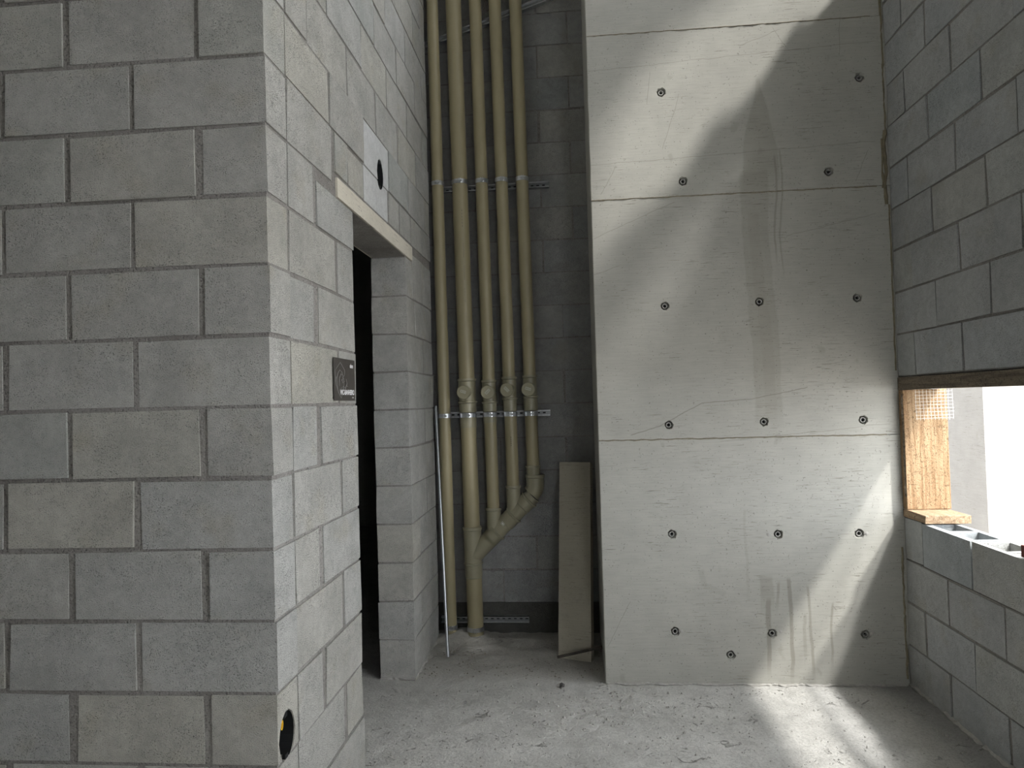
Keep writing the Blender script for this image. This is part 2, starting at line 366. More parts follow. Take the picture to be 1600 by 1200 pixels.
# ---- unseen roof slab
def prism(name, poly, z0, z1, mat, parent=None):
    bm = bmesh.new(); a = [bm.verts.new((x, y, z0)) for x, y in poly]; b = [bm.verts.new((x, y, z1)) for x, y in poly]; n = len(poly)
    bm.faces.new(a); bm.faces.new(b[::-1])
    for i in range(n): bm.faces.new((a[i], a[(i+1) % n], b[(i+1) % n], b[i]))
    return link(name, fin(bm, name), parent, mat)
structure(prism('unseen_roof_slab', [(3.4, -3.2), (3.3, 0.6), (3.2, 0.85), (2.75, 1.15), (2.40, 1.45), (2.40, 1.78), (2.80, 2.05), (3.3, 2.40), (3.3, 8.2), (-5.3, 8.2), (-5.3, -3.2)], ZC, ZC + 0.16, M['concrete_plain']))  # added slab, its edge notched to steer sun onto the concrete wall
structure(box_obj('canopy', (XR + 0.155, 3.25, -3.1, 0.95, 3.0, 3.1), M['concrete_plain'], None, 0.004))  # unseen slab added only to keep sun out of the tall opening
# ---- closing walls out of view
wrr = structure(empty('wall_rear'))        # unseen wall behind the viewer, its opening added to let in fill light
for dims in ((-5.3, 1.0, -3.2, -3.05, ZF - 0.03, ZC), (1.0, 1.7, -3.2, -3.05, 1.6, ZC), (1.0, 1.7, -3.2, -3.05, ZF - 0.03, ZF + 0.3)): box_obj('plain_wall', dims, M['concrete_plain'], wrr, 0.003)
structure(box_obj('wall_far_left', (-5.3, -5.15, -3.05, 8.2, ZF - 0.03, ZC), M['concrete_plain'], None, 0.004))
structure(box_obj('wall_room_back', (-5.15, -1.04, 8.05, 8.2, ZF - 0.03, ZC), M['concrete_plain'], None, 0.004))

# ---- near left wall (faces the camera)
T = 0.14; I = 0.004
wa = structure(core('wall_left_front', (-5.15, XB - I, YA + I, YA + T - I, ZF - 0.02, ZC)))
fA = frame(XB, YA, 'A'); holed = []
for k in range(-7, 24):
    v0 = max(ZA + .2*k, ZF); v1 = min(ZA + .2*(k+1), ZC)
    off = -0.2 if k % 2 else -0.4
    wj = 0.004
    bs = course(wa, fA, v0, v1, [(-2.2, 0.0)], span(off, -2.2, 0, 0.4)[:-1], 'block', T, 0.011, 0.0065)
    if k in (-5, -4): holed.append(bs[-1])

# ---- left door wall (recedes from the corner)
D0, D1 = 2.700, 3.575; LZ0, LZ1 = 0.768, 0.842; TB = 0.182; YE = 4.205
wb = structure(empty('wall_left'))
core('mortar', (XB - TB + I, XB - I, YA + T - 0.004, D0 - I, ZF - 0.02, LZ0), wb)
core('mortar', (XB - TB + I, XB - I, D1 + I, YE - I, ZF - 0.02, LZ0), wb)
core('mortar', (XB - TB + I, XB - I, YA + T - 0.004, YE - I, LZ0, ZC), wb)
fB = frame(XB, 0, 'B')
y0 = YA + T + 0.010
hb = []
for k in range(-7, 24):
    v0 = max(ZA + .2*k, ZF); v1 = min(ZA + .2*(k+1), ZC)
    if k < 4:
        js = [2.288] if k % 2 else [2.500]
        jw = {2.288: 0.014, 2.500: 0.006}
        if k < 3: course(wb, fB, v0, v1, [(y0, D0)], js, 'block', TB, 0.008, 0.0055, jw=jw)
        else:
            course(wb, fB, v0, v1, [(y0, 2.274)], [], 'block', TB, 0.008, 0.0055)
            course(wb, fB, v0, LZ0 + 0.002, [(2.306, D0)], [], 'block', TB, 0.008, 0.0055)
    elif k == 4:
        course(wb, fB, v0, v1, [(y0, 2.46)], [], 'block', TB)
        course(wb, fB, LZ1 + 0.012, v1, [(2.50, 2.64), (2.655, 2.86)], [], 'block', TB)
        hb += course(wb, fB, LZ1 + 0.012, v1, [(2.872, 3.245)], [], 'block_pale', TB)
        course(wb, fB, LZ1 + 0.012, v1, [(3.26, 3.46), (3.475, 3.70), (3.72, YE)], [3.98], 'block', TB)
    else:
        off = 2.45 if k % 2 else 2.25
        js = [off] + [off + 0.42 + 0.4*n for n in range(6)]
        bs = course(wb, fB, v0, v1, [(y0, YE)], js, 'block', TB, pale=3.06 if k == 5 else None)
        if k == 5: hb += [b for b in bs if b and b.data.materials[0] == M['block_pale']]
for i in range(11):
    v0 = -1.392 + .1955*i; v1 = v0 + .1955
    js = [D1 + 0.19] + [D1 + 0.59] if i % 2 else [D1 + 0.39]
    if i < 10: course(wb, fB, v0, v1, [(D1, YE)], js, 'block', TB)
    else:
        course(wb, fB, v0, LZ0 - 0.001, [(D1, 3.72)], [], 'block', TB)
        course(wb, fB, v0, 0.806, [(3.731, YE)], [3.965], 'block', TB)
ltl = link('lintel', bevbox(XB - TB - 0.003, XB + 0.004, 2.516, 3.715, LZ0, LZ1, 0.003, 0.0008), wb, M['lintel'])

# ---- service holes lined with black boxes for a dark inside
def hole(center, r, targets, box_r, parent, yellow=False, pts=None):
    bm = bmesh.new(); n = 14; c = Vector(center)
    def ring(x, rr, jit): return [bm.verts.new((x, c.y + rr*(1 + jit*0.4*math.sin(3.7*k + 1))*math.cos(2*math.pi*k/n)*0.86, c.z + rr*(1 + jit*0.4*math.sin(5.1*k))*math.sin(2*math.pi*k/n)*1.08)) for k in range(n)]
    a = ring(c.x + 0.05, r, 0.07); b = ring(c.x - 0.085, r, 0.07)
    for k in range(n): bm.faces.new((a[k], a[(k+1) % n], b[(k+1) % n], b[k]))
    bm.faces.new(a[::-1]); bm.faces.new(b)
    cut = link('cutter', fin(bm, 'cutter'))
    for t in targets:
        if t.name.startswith('block'):      # flat faced copy so that the cut stays clean
            co = [v.co for v in t.data.vertices]; mt = t.data.materials[0]
            t.data = bevbox(min(c.x for c in co), max(c.x for c in co), min(c.y for c in co), max(c.y for c in co), min(c.z for c in co) , 0.0, 0.004); t.data.materials.append(mt)
        else: t.data = t.data.copy()
        apply_bool(t, cut)
    bpy.data.objects.remove(cut)
    # open box lining the hole, black put in so the recess stays dark
    bm = bmesh.new(); rr = r * 0.955
    prof = [(0.001, rr), (-0.06, rr), (-0.06, 0.001)]; rings = []
    for (dx, q) in prof: rings.append([bm.verts.new((c.x + dx - 0.004, c.y + q*math.cos(2*math.pi*k/20)*0.86, c.z + q*math.sin(2*math.pi*k/20)*1.08)) for k in range(20)])
    for i in range(2):
        for k in range(20): bm.faces.new((rings[i][k], rings[i][(k+1) % 20], rings[i+1][(k+1) % 20], rings[i+1][k]))
    ob = link('dark_hole_box', fin(bm, 'dark_hole_box'), parent, M['dark'])
    for s in (1, -1):   # screw ears
        bm = bmesh.new(); add_box(bm, c.x - 0.012, c.x - 0.003, c.y - 0.010, c.y + 0.010, c.z + s*r*0.9 - 0.008, c.z + s*r*0.9 + 0.008)
        link('screw_ear', fin(bm, 'screw_ear'), ob, M['dark'])
    return ob
cores_b = [o for o in wb.children if o.name.startswith('mortar')]
ob1 = hole((XB, 3.128, 1.047), 0.064, hb + [cores_b[2]], 0.05, wb)
ob2 = hole((XB, 1.985, -0.935), 0.066, [b for b in holed if b] + [wa], 0.05, wa)
# yellow corrugated conduit end in the lower box
bm = bmesh.new(); pts = []; rad = []
for i in range(14):
    pts.append((XB - 0.058 + i*0.0035, 1.985 - 0.012 + i*0.0006, -0.905)); rad.append(0.0135 if i % 2 else 0.0115)
sweep(bm, pts, rad, 14, False); sweep(bm, pts[::-1], [x - 0.003 for x in rad], 14, False)
link('conduit', fin(bm, 'conduit'), ob2, M['yellow'])

# ---- shaft back wall
wk = structure(core('wall_back', (-1.04, XE + 0.06, YK + I, YK + 0.15, ZF - 0.02, ZC)))
structure(box_obj('wall_room_right', (-1.19, -1.04, YK + 0.01, 8.05, ZF - 0.03, ZC), M['concrete_plain'], None, 0.004))
fK = frame(0, YK, 'A')
for i in range(-13, 18):
    v1 = min(ZK - .2*i, ZC); v0 = max(ZK - .2*(i+1), ZF)
    if i <= 6: off = 0.02 if i % 2 else -0.17
    else: off = -0.255 if i % 2 else -0.058
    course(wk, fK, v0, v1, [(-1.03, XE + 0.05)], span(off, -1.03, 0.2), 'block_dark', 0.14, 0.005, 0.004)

dc = bevbox(-1.02, XE, YK - 0.0055, YK + 0.004, ZF - 0.01, -1.212, 0.001, 0.0, cuts=0); link('damp_proof_coat', dc, wk, M['block_tar'])
# ---- concrete wall
wc = structure(box_obj('wall_back_right', (XE + 0.012, XR + 0.16, YR + 0.11, YK + 0.14, ZF - 0.03, ZC), M['concrete_plain'], None, 0.002))
holes = [(0.472, 1.516), (1.421, 1.526), (0.564, 1.066), (1.26, 1.075), (0.456, 0.452), (0.911, 0.456), (1.371, 0.456), (0.456, -0.134), (0.912, -0.13), (1.375, -0.132),
         (0.454, -0.668), (0.959, -0.674), (1.336, -0.675), (0.454, -1.14), (0.914, -1.149), (1.347, -1.154), (0.715, -1.253)]
bm = bmesh.new()
for hx, hz in holes:
    n = 14; rings = []
    ph = random.uniform(0, 6)
    for (dy, r) in ((-0.02, 0.027), (0.0, 0.0235), (0.012, 0.0185), (0.06, 0.0165)):
        rings.append([bm.verts.new((hx + r*(1 + 0.13*math.sin(3*k + ph)*(dy < 0.01))*math.cos(2*math.pi*k/n), YR + dy, hz + r*(1 + 0.13*math.cos(4*k + ph)*(dy < 0.01))*math.sin(2*math.pi*k/n))) for k in range(n)])
    for i in range(3):
        for k in range(n): bm.faces.new((rings[i][k], rings[i][(k+1) % n], rings[i+1][(k+1) % n], rings[i+1][k]))
    bm.faces.new(rings[0][::-1]); bm.faces.new(rings[3])
cut = link('cutter', fin(bm, 'cutter'))
zs = [ZF - 0.02, -0.205, 0.993, 1.822, ZC]; dy = [0.0, 0.0018, 0.0, 0.0022]
for i in range(4):
    bm = bmesh.new(); x0, x1, z0, z1 = XE, XR + 0.15, zs[i] + 0.0015, zs[i+1] - 0.0015
    nz = max(3, int((z1 - z0)/0.05)); f = []; b = []
    for j in range(nz + 1):     # slightly ragged left arris
        z = z0 + (z1 - z0)*j/nz; jx = 0.0022*noise.noise(Vector((3, 7, z*9)))
        f.append([bm.verts.new((x0 + jx + 0.004, YR + dy[i], z)), bm.verts.new((x1, YR + dy[i], z))])
        b.append([bm.verts.new((x0 + jx, YR + dy[i] + 0.005, z)), bm.verts.new((x0 + jx, YR + 0.11, z)), bm.verts.new((x1, YR + 0.11, z))])
    for j in range(nz):
        q = lambda a, c, d, e: bm.faces.new((a, c, d, e))
        q(f[j][0], f[j][1], f[j+1][1], f[j+1][0]); q(b[j][0], f[j][0], f[j+1][0], b[j+1][0])
        q(b[j][1], b[j][0], b[j+1][0], b[j+1][1]); q(b[j][2], b[j][1], b[j+1][1], b[j+1][2]); q(f[j][1], b[j][2], b[j+1][2], f[j+1][1])
    for j in (0, nz): bm.faces.new((f[j][0], f[j][1], b[j][2], b[j][1], b[j][0]))
    pn = link('concrete_panel', fin(bm, 'concrete_panel'), wc, M['concrete']); apply_bool(pn, cut)
bpy.data.objects.remove(cut)
side = box_obj('side_face', (XE + 0.001, XE + 0.013, YR + 0.11, YK, ZF - 0.02, ZC), M['concrete_plain'], wc, 0)
for hx, hz in holes:      # plastic tie sleeve inside every hole
    bm = bmesh.new(); y = YR + 0.006; n = 18
    prof = [(0.0085, 0.045), (0.0085, 0), (0.0125, -0.001), (0.0135, 0.003), (0.0135, 0.045)]
    rings = [[bm.verts.new((hx + r*math.cos(2*math.pi*k/n), y + d, hz + r*math.sin(2*math.pi*k/n))) for k in range(n)] for r, d in prof]
    for i in range(4):
        for k in range(n): bm.faces.new((rings[i][k], rings[i][(k+1) % n], rings[i+1][(k+1) % n], rings[i+1][k]))
    sl = link('tie_sleeve', fin(bm, 'tie_sleeve'), wc, M['cone'])
    bm = bmesh.new(); vs = [bm.verts.new((hx + 0.0088*math.cos(2*math.pi*k/n), y + 0.022, hz + 0.0088*math.sin(2*math.pi*k/n))) for k in range(n)]; bm.faces.new(vs)
    link('bore', fin(bm, 'bore'), sl, M['dark'])  # black disc painted in for the shade deep in the sleeve
for hx, hz in ((1.368, -0.675), (0.953, -1.140), (1.376, -1.148), (0.913, -0.672), (0.482, -1.138)):      # pale mortar dabs beside some holes
    bm = bmesh.new(); c0 = bm.verts.new((hx, YR - 0.003, hz)); rg = [bm.verts.new((hx + random.uniform(.009, .015)*math.cos(k*.785), YR + 0.0005, hz + random.uniform(.010, .016)*math.sin(k*.785))) for k in range(8)]
    for k in range(8): bm.faces.new((c0, rg[k], rg[(k+1) % 8]))
    link('mortar_dab', fin(bm, 'mortar_dab'), wc, M['rubble'])
# ragged cement fins left along the formwork joints
def ragged(name, p0, p1, out, h, mat, parent, step=0.012, seed=0, thr=-0.3):
    bm = bmesh.new(); p0 = Vector(p0); p1 = Vector(p1); d = p1 - p0; n = int(d.length/step); o = Vector(out); upv = d.normalized().cross(o)
    prev = None
    for i in range(n + 1):
        p = p0 + d*i/n; a = noise.noise(Vector((i*0.31, seed, 1.7))); b_ = noise.noise(Vector((i*0.9, seed, 5.1)))
        hh = h*max(0.08, 0.5 + 0.7*a + 0.6*b_); w = h*(0.6 + 0.5*abs(b_)); s = h*0.5*a
        ring = [bm.verts.new(p + upv*(s - w) - o*0.002), bm.verts.new(p + upv*s*1.2 + o*hh), bm.verts.new(p + upv*(s + w) - o*0.002)]
        if prev:
            bm.faces.new((prev[0], ring[0], ring[1], prev[1])); bm.faces.new((prev[1], ring[1], ring[2], prev[2]))
        prev = ring
    o_ = link(name, fin(bm, name), parent, mat); o_['kind'] = 'stuff'; return o_
M['fin'] = simple('cement_fin', (0.27, 0.245, 0.19), 0.95, 0, 0.25, 60, 0.5)
for z, s in ((-0.205, 1), (0.993, 2), (1.822, 3)): ragged('cement_fin', (XE + 0.004, YR, z), (XR - 0.06, YR, z), (0, -1, 0), 0.0058, M['fin'], wc, seed=s)
ragged('mortar_skirt', (XE + 0.01, YR, ZF + 0.004), (XR - 0.02, YR, ZF + 0.004), (0, -1, 0.25), 0.016, M['rubble'], wc, 0.014, 9)
ragged('mortar_smear', (XR - 0.018, YR, 0.90), (XR - 0.018, YR, 1.26), (0, -1, 0), 0.014, M['foam'], wc, 0.02, 11)
ragged('mortar_smear', (XR - 0.030, YR, 0.98), (XR - 0.030, YR, 1.22), (0, -1, 0), 0.010, M['foam'], wc, 0.02, 15)
ragged('mortar_smear', (XR - 0.010, YR, 1.26), (XR - 0.010, YR, 2.2), (0, -1, 0), 0.009, M['foam'], wc, 0.02, 12)
ragged('mortar_smear', (XR - 0.012, YR, -1.36), (XR - 0.012, YR, -0.74), (0, -1, 0), 0.010, M['foam'], wc, 0.02, 13)
ragged('mortar_smear', (XR - 0.006, YR, 0.10), (XR - 0.006, YR, 0.90), (0, -1, 0), 0.006, M['foam'], wc, 0.02, 14)

# ---- right wall with the long window opening
TR = 0.155; WY1 = 1.3; RY = 0.3        # window from WY1 to the concrete wall; unseen tall opening from RY to WY1 added for side light
wr = structure(empty('wall_right'))
fR = frame(XR, YR, 'R')
def top_at(y): return 2.17 + (YR - y) * 0.55          # unseen wall head, sloped to cast the diagonal shadow edge
core('mortar', (XR + I, XR + TR - I, RY, YR - 0.002, ZF - 0.02, ZR - 0.2), wr)
bm = bmesh.new()   # core of the upper wall follows the slope
poly = [(YR - 0.002, ZU), (YR - 0.002, 2.0), (WY1 + 0.004, top_at(WY1) - 0.05), (WY1 + 0.004, ZU)]
a = [bm.verts.new((XR + I, y, z)) for y, z in poly]; b = [bm.verts.new((XR + TR - I, y, z)) for y, z in poly]
bm.faces.new(a); bm.faces.new(b[::-1])
for i in range(4): bm.faces.new((a[i], a[(i+1) % 4], b[(i+1) % 4], b[i]))
link('mortar', fin(bm, 'mortar'), wr, M['mortar'])
box_obj('plain_wall', (XR, XR + TR, -3.05, RY, ZF - 0.02, ZC), M['concrete_plain'], wr, 0.003)
box_obj('plain_wall', (XR, XR + TR, RY, WY1, 3.0, ZC), M['concrete_plain'], wr, 0.003)
for k in range(4):          # courses under the sill
    off = 0.1745 if k % 2 == 0 else 0.3788
    js = span(off, 0, 3.5)
    if k == 0: continue
    course(wr, fR, ZR - .2*(k+1), ZR - .2*k, [(0.004, YR - RY)], js, 'block_right', TR, 0.006, 0.005)
def hollow(u0, u1, cav):
    """open topped hollow block of the sill course"""
    L = u1 - u0; H = 0.19; t = 0.026
    bm = bmesh.new(); us = [0] ; cs = []
    n = cav; cw = (L - t*(n + 1))/n
    for i in range(n): cs.append((t + i*(cw + t), t + i*(cw + t) + cw))
    add_box(bm, 0, L, 0, H, -t, 0); add_box(bm, 0, L, 0, H, -TR, -TR + t)
    e = [0] + [x for c_ in cs for x in c_] + [L]
    for i in range(0, len(e), 2): add_box(bm, e[i], e[i+1], 0, H, -TR + t, -t)
    bmesh.ops.remove_doubles(bm, verts=bm.verts[:], dist=1e-5)
    for v in bm.verts: v.co += Vector([random.uniform(-.001, .001) for _ in range(3)])
    o = link('block', fin(bm, 'block'), wr, M['block_right']); o.matrix_local = fR @ Matrix.Translation((u0, ZR - 0.195, 0)); return o
block(wr, fR, 0.004, 0.169, ZR - 0.195, ZR - 0.004, 'block_right', TR)
u = 0.1805
while u < YR - RY - 0.3: hollow(u, u + 0.388, 2); u += 0.4
core('mortar', (XR + 0.03, XR + TR - 0.03, RY, YR - 0.17, ZR - 0.2, ZR - 0.175), wr)
u = 0.5745
for k in range(18):
    v0 = ZU + .2*k; v1 = v0 + .2
    yt = YR - max(0, (v1 - 0.10 - 2.17)/0.55)     # wall exists for y < yt at this height
    if yt < WY1 + 0.1: break
    off = 0.185 if k % 2 == 0 else 0.3835
    course(wr, fR, v0, v1, [(YR - min(yt, YR - 0.004), YR - WY1)], span(off, 0, 3.5), 'block_right', TR, 0.006, 0.0055)
# sloping coping added out of view to cut the sunlight on the concrete
bm = bmesh.new(); ya, yb = YR, WY1
p = [(ya, top_at(ya) - 0.26), (ya, top_at(ya)), (yb, top_at(yb)), (yb, top_at(yb) - 0.26)]
a = [bm.verts.new((XR - 0.004, y, z)) for y, z in p]; b = [bm.verts.new((XR + TR + 0.01, y, z)) for y, z in p]
bm.faces.new(a); bm.faces.new(b[::-1])
for i in range(4): bm.faces.new((a[i], a[(i+1) % 4], b[(i+1) % 4], b[i]))
link('added_sloping_coping', fin(bm, 'added_sloping_coping'), wr, M['concrete_plain'])
# mortar kerb at the foot of the right wall
ragged('mortar_skirt', (XR, RY + 1.5, ZF + 0.01), (XR, YR, ZF + 0.01), (-0.9, 0, 0.4), 0.028, M['rubble'], wr, 0.02, 21)
# mortar at the foot of the left walls
ragged('mortar_skirt', (XB, D1 - 0.01, ZF + 0.006), (XB, YE, ZF + 0.006), (0.9, 0, 0.4), 0.016, M['rubble'], wb, 0.016, 23)
ragged('mortar_skirt', (XB - TB, D1, ZF + 0.006), (XB, D1, ZF + 0.006), (0, -0.9, 0.4), 0.018, M['rubble'], wb, 0.014, 24)

# ---- outside building seen through the window
K = 0.5437; OX = 2.70
structure(box_obj('wall_outside', (OX, 7.0, OX/K, 9.0, ZF - 0.05, 3.2), M['outer'], None, 0.01))

# ------------------------------------------------------------------ window boards
b = box_obj('wooden_board', (XR, XR + 0.198, 3.490, YR - 0.001, -0.556, 0.006), M['wood'], None, 0.002, 0.0012, 2)
tag(b, 'upright rough pine board closing the end of the window against the concrete wall', 'board')
bm = bmesh.new()      # splintered left edge of the upright board
pr_ = None
for i in range(24):
    z = -0.50 + i*0.021; w = 0.004 + 0.010*abs(noise.noise(Vector((i*0.7, 2, 3)))) ; r_ = [bm.verts.new((XR - 0.001, 3.49, z)), bm.verts.new((XR - w, 3.497, z + 0.003)), bm.verts.new((XR - 0.001, 3.504, z))]
    if pr_: bm.faces.new((pr_[0], r_[0], r_[1], pr_[1])); bm.faces.new((pr_[1], r_[1], r_[2], pr_[2]))
    pr_ = r_
s = link('splintered_edge', fin(bm, 'splintered_edge'), b, M['wood_dark']); s['kind'] = 'stuff'
b = box_obj('wooden_board', (XR - 0.002, XR + 0.192, 3.315, YR - 0.002, -0.594, -0.558), M['wood_y'], None, 0.002, 0.0012, 2)
tag(b, 'short pine board lying flat on the sill blocks below the upright board', 'board')
b = box_obj('wooden_board', (XR - 0.003, XR + 0.16, WY1 + 0.004, YR - 0.002, 0.008, 0.066), M['wood_dark'], None, 0.002, 0.001)
tag(b, 'long dark weathered board under the blocks along the window head', 'board')
b = box_obj('wooden_board', (XR + 0.008, XR + 0.11, 1.9, 2.655, -0.594, -0.552), M['red'], None, 0.002)
tag(b, 'red edged board lying on the sill blocks at the right picture edge', 'board')
# wire mesh scrap
wm = empty('wire_mesh', (XR + 0.06, 3.475, -0.14)); tag(wm, 'pale welded wire mesh scrap hanging over top of the upright pine board', 'mesh')
x0, x1, z0, z1, yy = XR + 0.045, XR + 0.207, -0.135, 0.006, 3.462
for i in range(11):
    x = x0 + (x1 - x0)*i/10; dz = random.uniform(-.004, .002)
    bm = bmesh.new(); sweep(bm, [(x + 0.002 - XR - 0.06, yy - 3.475, z0 + dz + 0.14), (x - XR - 0.06 + random.uniform(-.002, .002), yy - 3.475 + 0.002, (z0+z1)/2 + 0.14), (x - XR - 0.06, yy - 3.475, z1 + 0.14)], 0.0007, 5)
    link('upright_wire', fin(bm, 'upright_wire'), wm, M['mesh'])
for i in range(9):
    z = z0 + (z1 - z0)*(i + 0.3)/9
    bm = bmesh.new(); sweep(bm, [(x0 - XR - 0.065, yy - 3.475 - 0.002, z + 0.14), ((x0+x1)/2 - XR - 0.06, yy - 3.475 - 0.001, z + 0.14 + random.uniform(-.002, .002)), (x1 - XR - 0.06 + random.uniform(0, .008), yy - 3.475 - 0.002, z + 0.141)], 0.0007, 5)
    link('cross_wire', fin(bm, 'cross_wire'), wm, M['mesh'])

# ------------------------------------------------------------------ pipes
PY = 4.20
def px_(a, b, z):      # interpolate an axis x at height z
    (x0, z0), (x1, z1) = a, b; return x0 + (x1 - x0)*(z - z0)/(z1 - z0)
A1 = ((-0.793, 2.459), (-0.773, -1.348)); A2 = ((-0.663, 2.449), (-0.624, -1.404)); A3 = ((-0.53, 2.439), (-0.500, -0.612)); A4 = ((-0.41, 2.429), (-0.379, -0.52)); A5 = ((-0.286, 2.419), (-0.257, -0.389))
TOP = ZC - 0.02; RB, RS = 0.0475, 0.0375
def P(A, z, dx=0): return (px_(*A, z) + dx, PY, z)
p1 = empty('drain_pipe', P(A1, ZF)); tag(p1, 'leftmost slim beige vertical drain pipe, plain without inspection cap', 'pipe')
p2 = empty('drain_stack', P(A2, ZF)); tag(p2, 'joined stack of four beige pipes with round caps, merging by a diagonal branch', 'pipe')
def part(parent, name, pts, r, mat='pvc', seg=24, caps=True):
    o = Vector(parent.location); bm = bmesh.new(); sweep(bm, [Vector(q) - o for q in pts], r, seg, caps); return link(name, fin(bm, name), parent, M[mat])
part(p1, 'pipe', [P(A1, ZF + 0.005), P(A1, TOP)], RS - 0.002)
def sleeve(parent, a, b, base, lip, name='coupling'): 
    q, r = collar_pts(a, b, base, lip); return part(parent, name, q, r, 'pvc_fit')
def tee(A, r, zt, zb, zc, capx, capz, rc):
    b = r + 0.0045
    part(p2, 'inspection_tee', [P(A, zt), P(A, zt), P(A, zt - .003), P(A, zt - .013), P(A, zt - .016), P(A, zb + 0.02), P(A, zb)], [r, b + .004, b + .005, b + .005, b, b, b - 0.002], 'pvc_fit')
    sleeve(p2, P(A, zb + 0.008), P(A, -0.056), b, b + .005)
    ax = Vector(P(A, zc)); e = Vector((capx, 4.092, capz)); d = (e - ax)
    d = Vector((d.x, d.y, 0)); e = ax + Vector((capx - ax.x, 4.092 - ax.y, capz - ax.z))
    part(p2, 'tee_branch', [ax, ax + (e - ax)*0.95], rc - 0.004, 'pvc_fit')
    dn = (e - ax).normalized()
    cp = part(p2, 'inspection_cap', [e - dn*0.018, e - dn*0.018, e - dn*0.003, e, e], [rc - 0.004, rc, rc, rc - 0.0025, 0.001], 'pvc_fit', 32)
    # white moulded label print on the cap
    u = Vector((0, 0, 1)).cross(dn).normalized() * -1; v = dn.cross(u)
    if v.z < 0: v = -v
    ang = random.choice((0.8, 0.3, -0.5, -0.8)); o = Vector(p2.location)
    bm = bmesh.new(); ca, sa = math.cos(ang), math.sin(ang)
    def q(a, b_, c_, d_):
        vs = []
        for (s_, t_) in ((a, c_), (b_, c_), (b_, d_), (a, d_)):
            s_ *= 1.25; t_ *= 1.35; uu = s_*ca - t_*sa; vv = s_*sa + t_*ca + 0.004; vs.append(bm.verts.new(e + dn*0.0006 + u*uu + v*vv - o))
        bm.faces.new(vs)
    q(-.012, .012, .004, .0052); q(-.012, .012, -.0052, -.004); q(-.013, -.0118, -.0052, .0052); q(.0118, .013, -.0052, .0052)
    q(-.007, -.005, -.002, .002); q(-.001, .001, -.001, .002); q(.004, .006, -.002, .001)
    link('cap_print', fin(bm, 'cap_print'), cp, M['print'])['kind'] = 'stuff'
Z2a, Z2b = 0.146, 0.005
part(p2, 'pipe', [P(A2, 0.12), P(A2, TOP)], RB)
tee(A2, RB, 0.146, 0.004, 0.07, -0.647, 0.064, 0.040)
part(p2, 'pipe', [P(A2, -0.06), P(A2, -0.77)], RB)
part(p2, 'pipe', [P(A3, 0.12), P(A3, TOP)], RS)
tee(A3, RS, 0.135, 0.000, 0.065, -0.504, 0.060, 0.040)
part(p2, 'pipe', [P(A3, -0.06), P(A3, -0.66)], RS)
part(p2, 'pipe', [P(A4, 0.12), P(A4, TOP)], RS)
tee(A4, RS, 0.150, 0.018, 0.075, -0.392, 0.070, 0.040)
part(p2, 'pipe', [P(A4, -0.06), P(A4, -0.54)], RS)
part(p2, 'pipe', [P(A5, 0.12), P(A5, TOP)], RS)
tee(A5, RS, 0.155, 0.025, 0.078, -0.267, 0.070, 0.040)
part(p2, 'pipe', [P(A5, -0.06), P(A5, -0.40)], RS)
for A, r, z in ((A2, RB, -0.145), (A3, RS, -0.118)):
    part(p2, 'coupling', [P(A, -0.086), P(A, -0.086), P(A, z), P(A, z)], [r, r + .0035, r + .0035, r], 'pvc_fit')
# lower run of the main stack and its wye
part(p2, 'pipe', [P(A2, -1.0), P(A2, ZF + 0.004)], RB)
b2 = RB + 0.005
part(p2, 'wye_body', [P(A2, -0.735), P(A2, -0.735), P(A2, -.738), P(A2, -.752), P(A2, -.756), P(A2, -0.95), P(A2, -0.95)], [RB, b2 + .004, b2 + .006, b2 + .006, b2, b2, RB], 'pvc_fit')
sleeve(p2, P(A2, -0.945), P(A2, -1.035), b2, b2 + .006)
dg0 = Vector((-0.626, PY, -0.905)); dg1 = Vector((-0.262, PY, -0.556)); dd = (dg1 - dg0).normalized(); DL = (dg1 - dg0).length
def G(s): return dg0 + dd*s
part(p2, 'wye_branch', [dg0, G(0.15)], b2, 'pvc_fit')
def dcollar(s, L, name='socket'): sleeve(p2, G(s), G(s - L), b2, b2 + .006, name)
part(p2, 'diagonal_pipe', [G(0.10), G(DL)], RB + 0.001, 'pvc_fit')
dcollar(0.205, 0.075); dcollar(0.345, 0.075); dcollar(0.475, 0.065)
# branches of pipes three and four dropping into the diagonal
for A, z0, z1 in ((A3, -0.625, -0.78), (A4, -0.495, -0.66)):
    q = [P(A, z0), P(A, z0), P(A, z0 - .003), P(A, z0 - .013), P(A, z0 - .016), P(A, z0 - 0.07), Vector(P(A, z1)) + Vector((-0.004, 0, 0))]
    part(p2, 'branch_socket', q, [RS, RS + .008, RS + .009, RS + .009, RS + .004, RS + .004, RS + 0.001], 'pvc_fit')
# reducer and elbow on pipe five
sleeve(p2, P(A5, -0.378), P(A5, -0.44), RS + .004, RS + .009, 'reducer')
ex = -0.2475
el = [(ex, PY, -0.432), (ex, PY, -0.432), (ex, PY, -0.435), (ex, PY, -0.448), (ex, PY, -0.452), (ex, PY, -0.49)]
er = [RS, b2 + .004, b2 + .006, b2 + .006, b2, b2]
c0 = Vector((ex, PY, -0.49)); 
for i in range(1, 9):
    a = math.radians(46*i/8); R_ = 0.075; el.append((ex - R_*(1 - math.cos(a)), PY, -0.49 - R_*math.sin(a))); er.append(b2)
part(p2, 'elbow', el, er, 'pvc_fit')
last = Vector(el[-1]); 
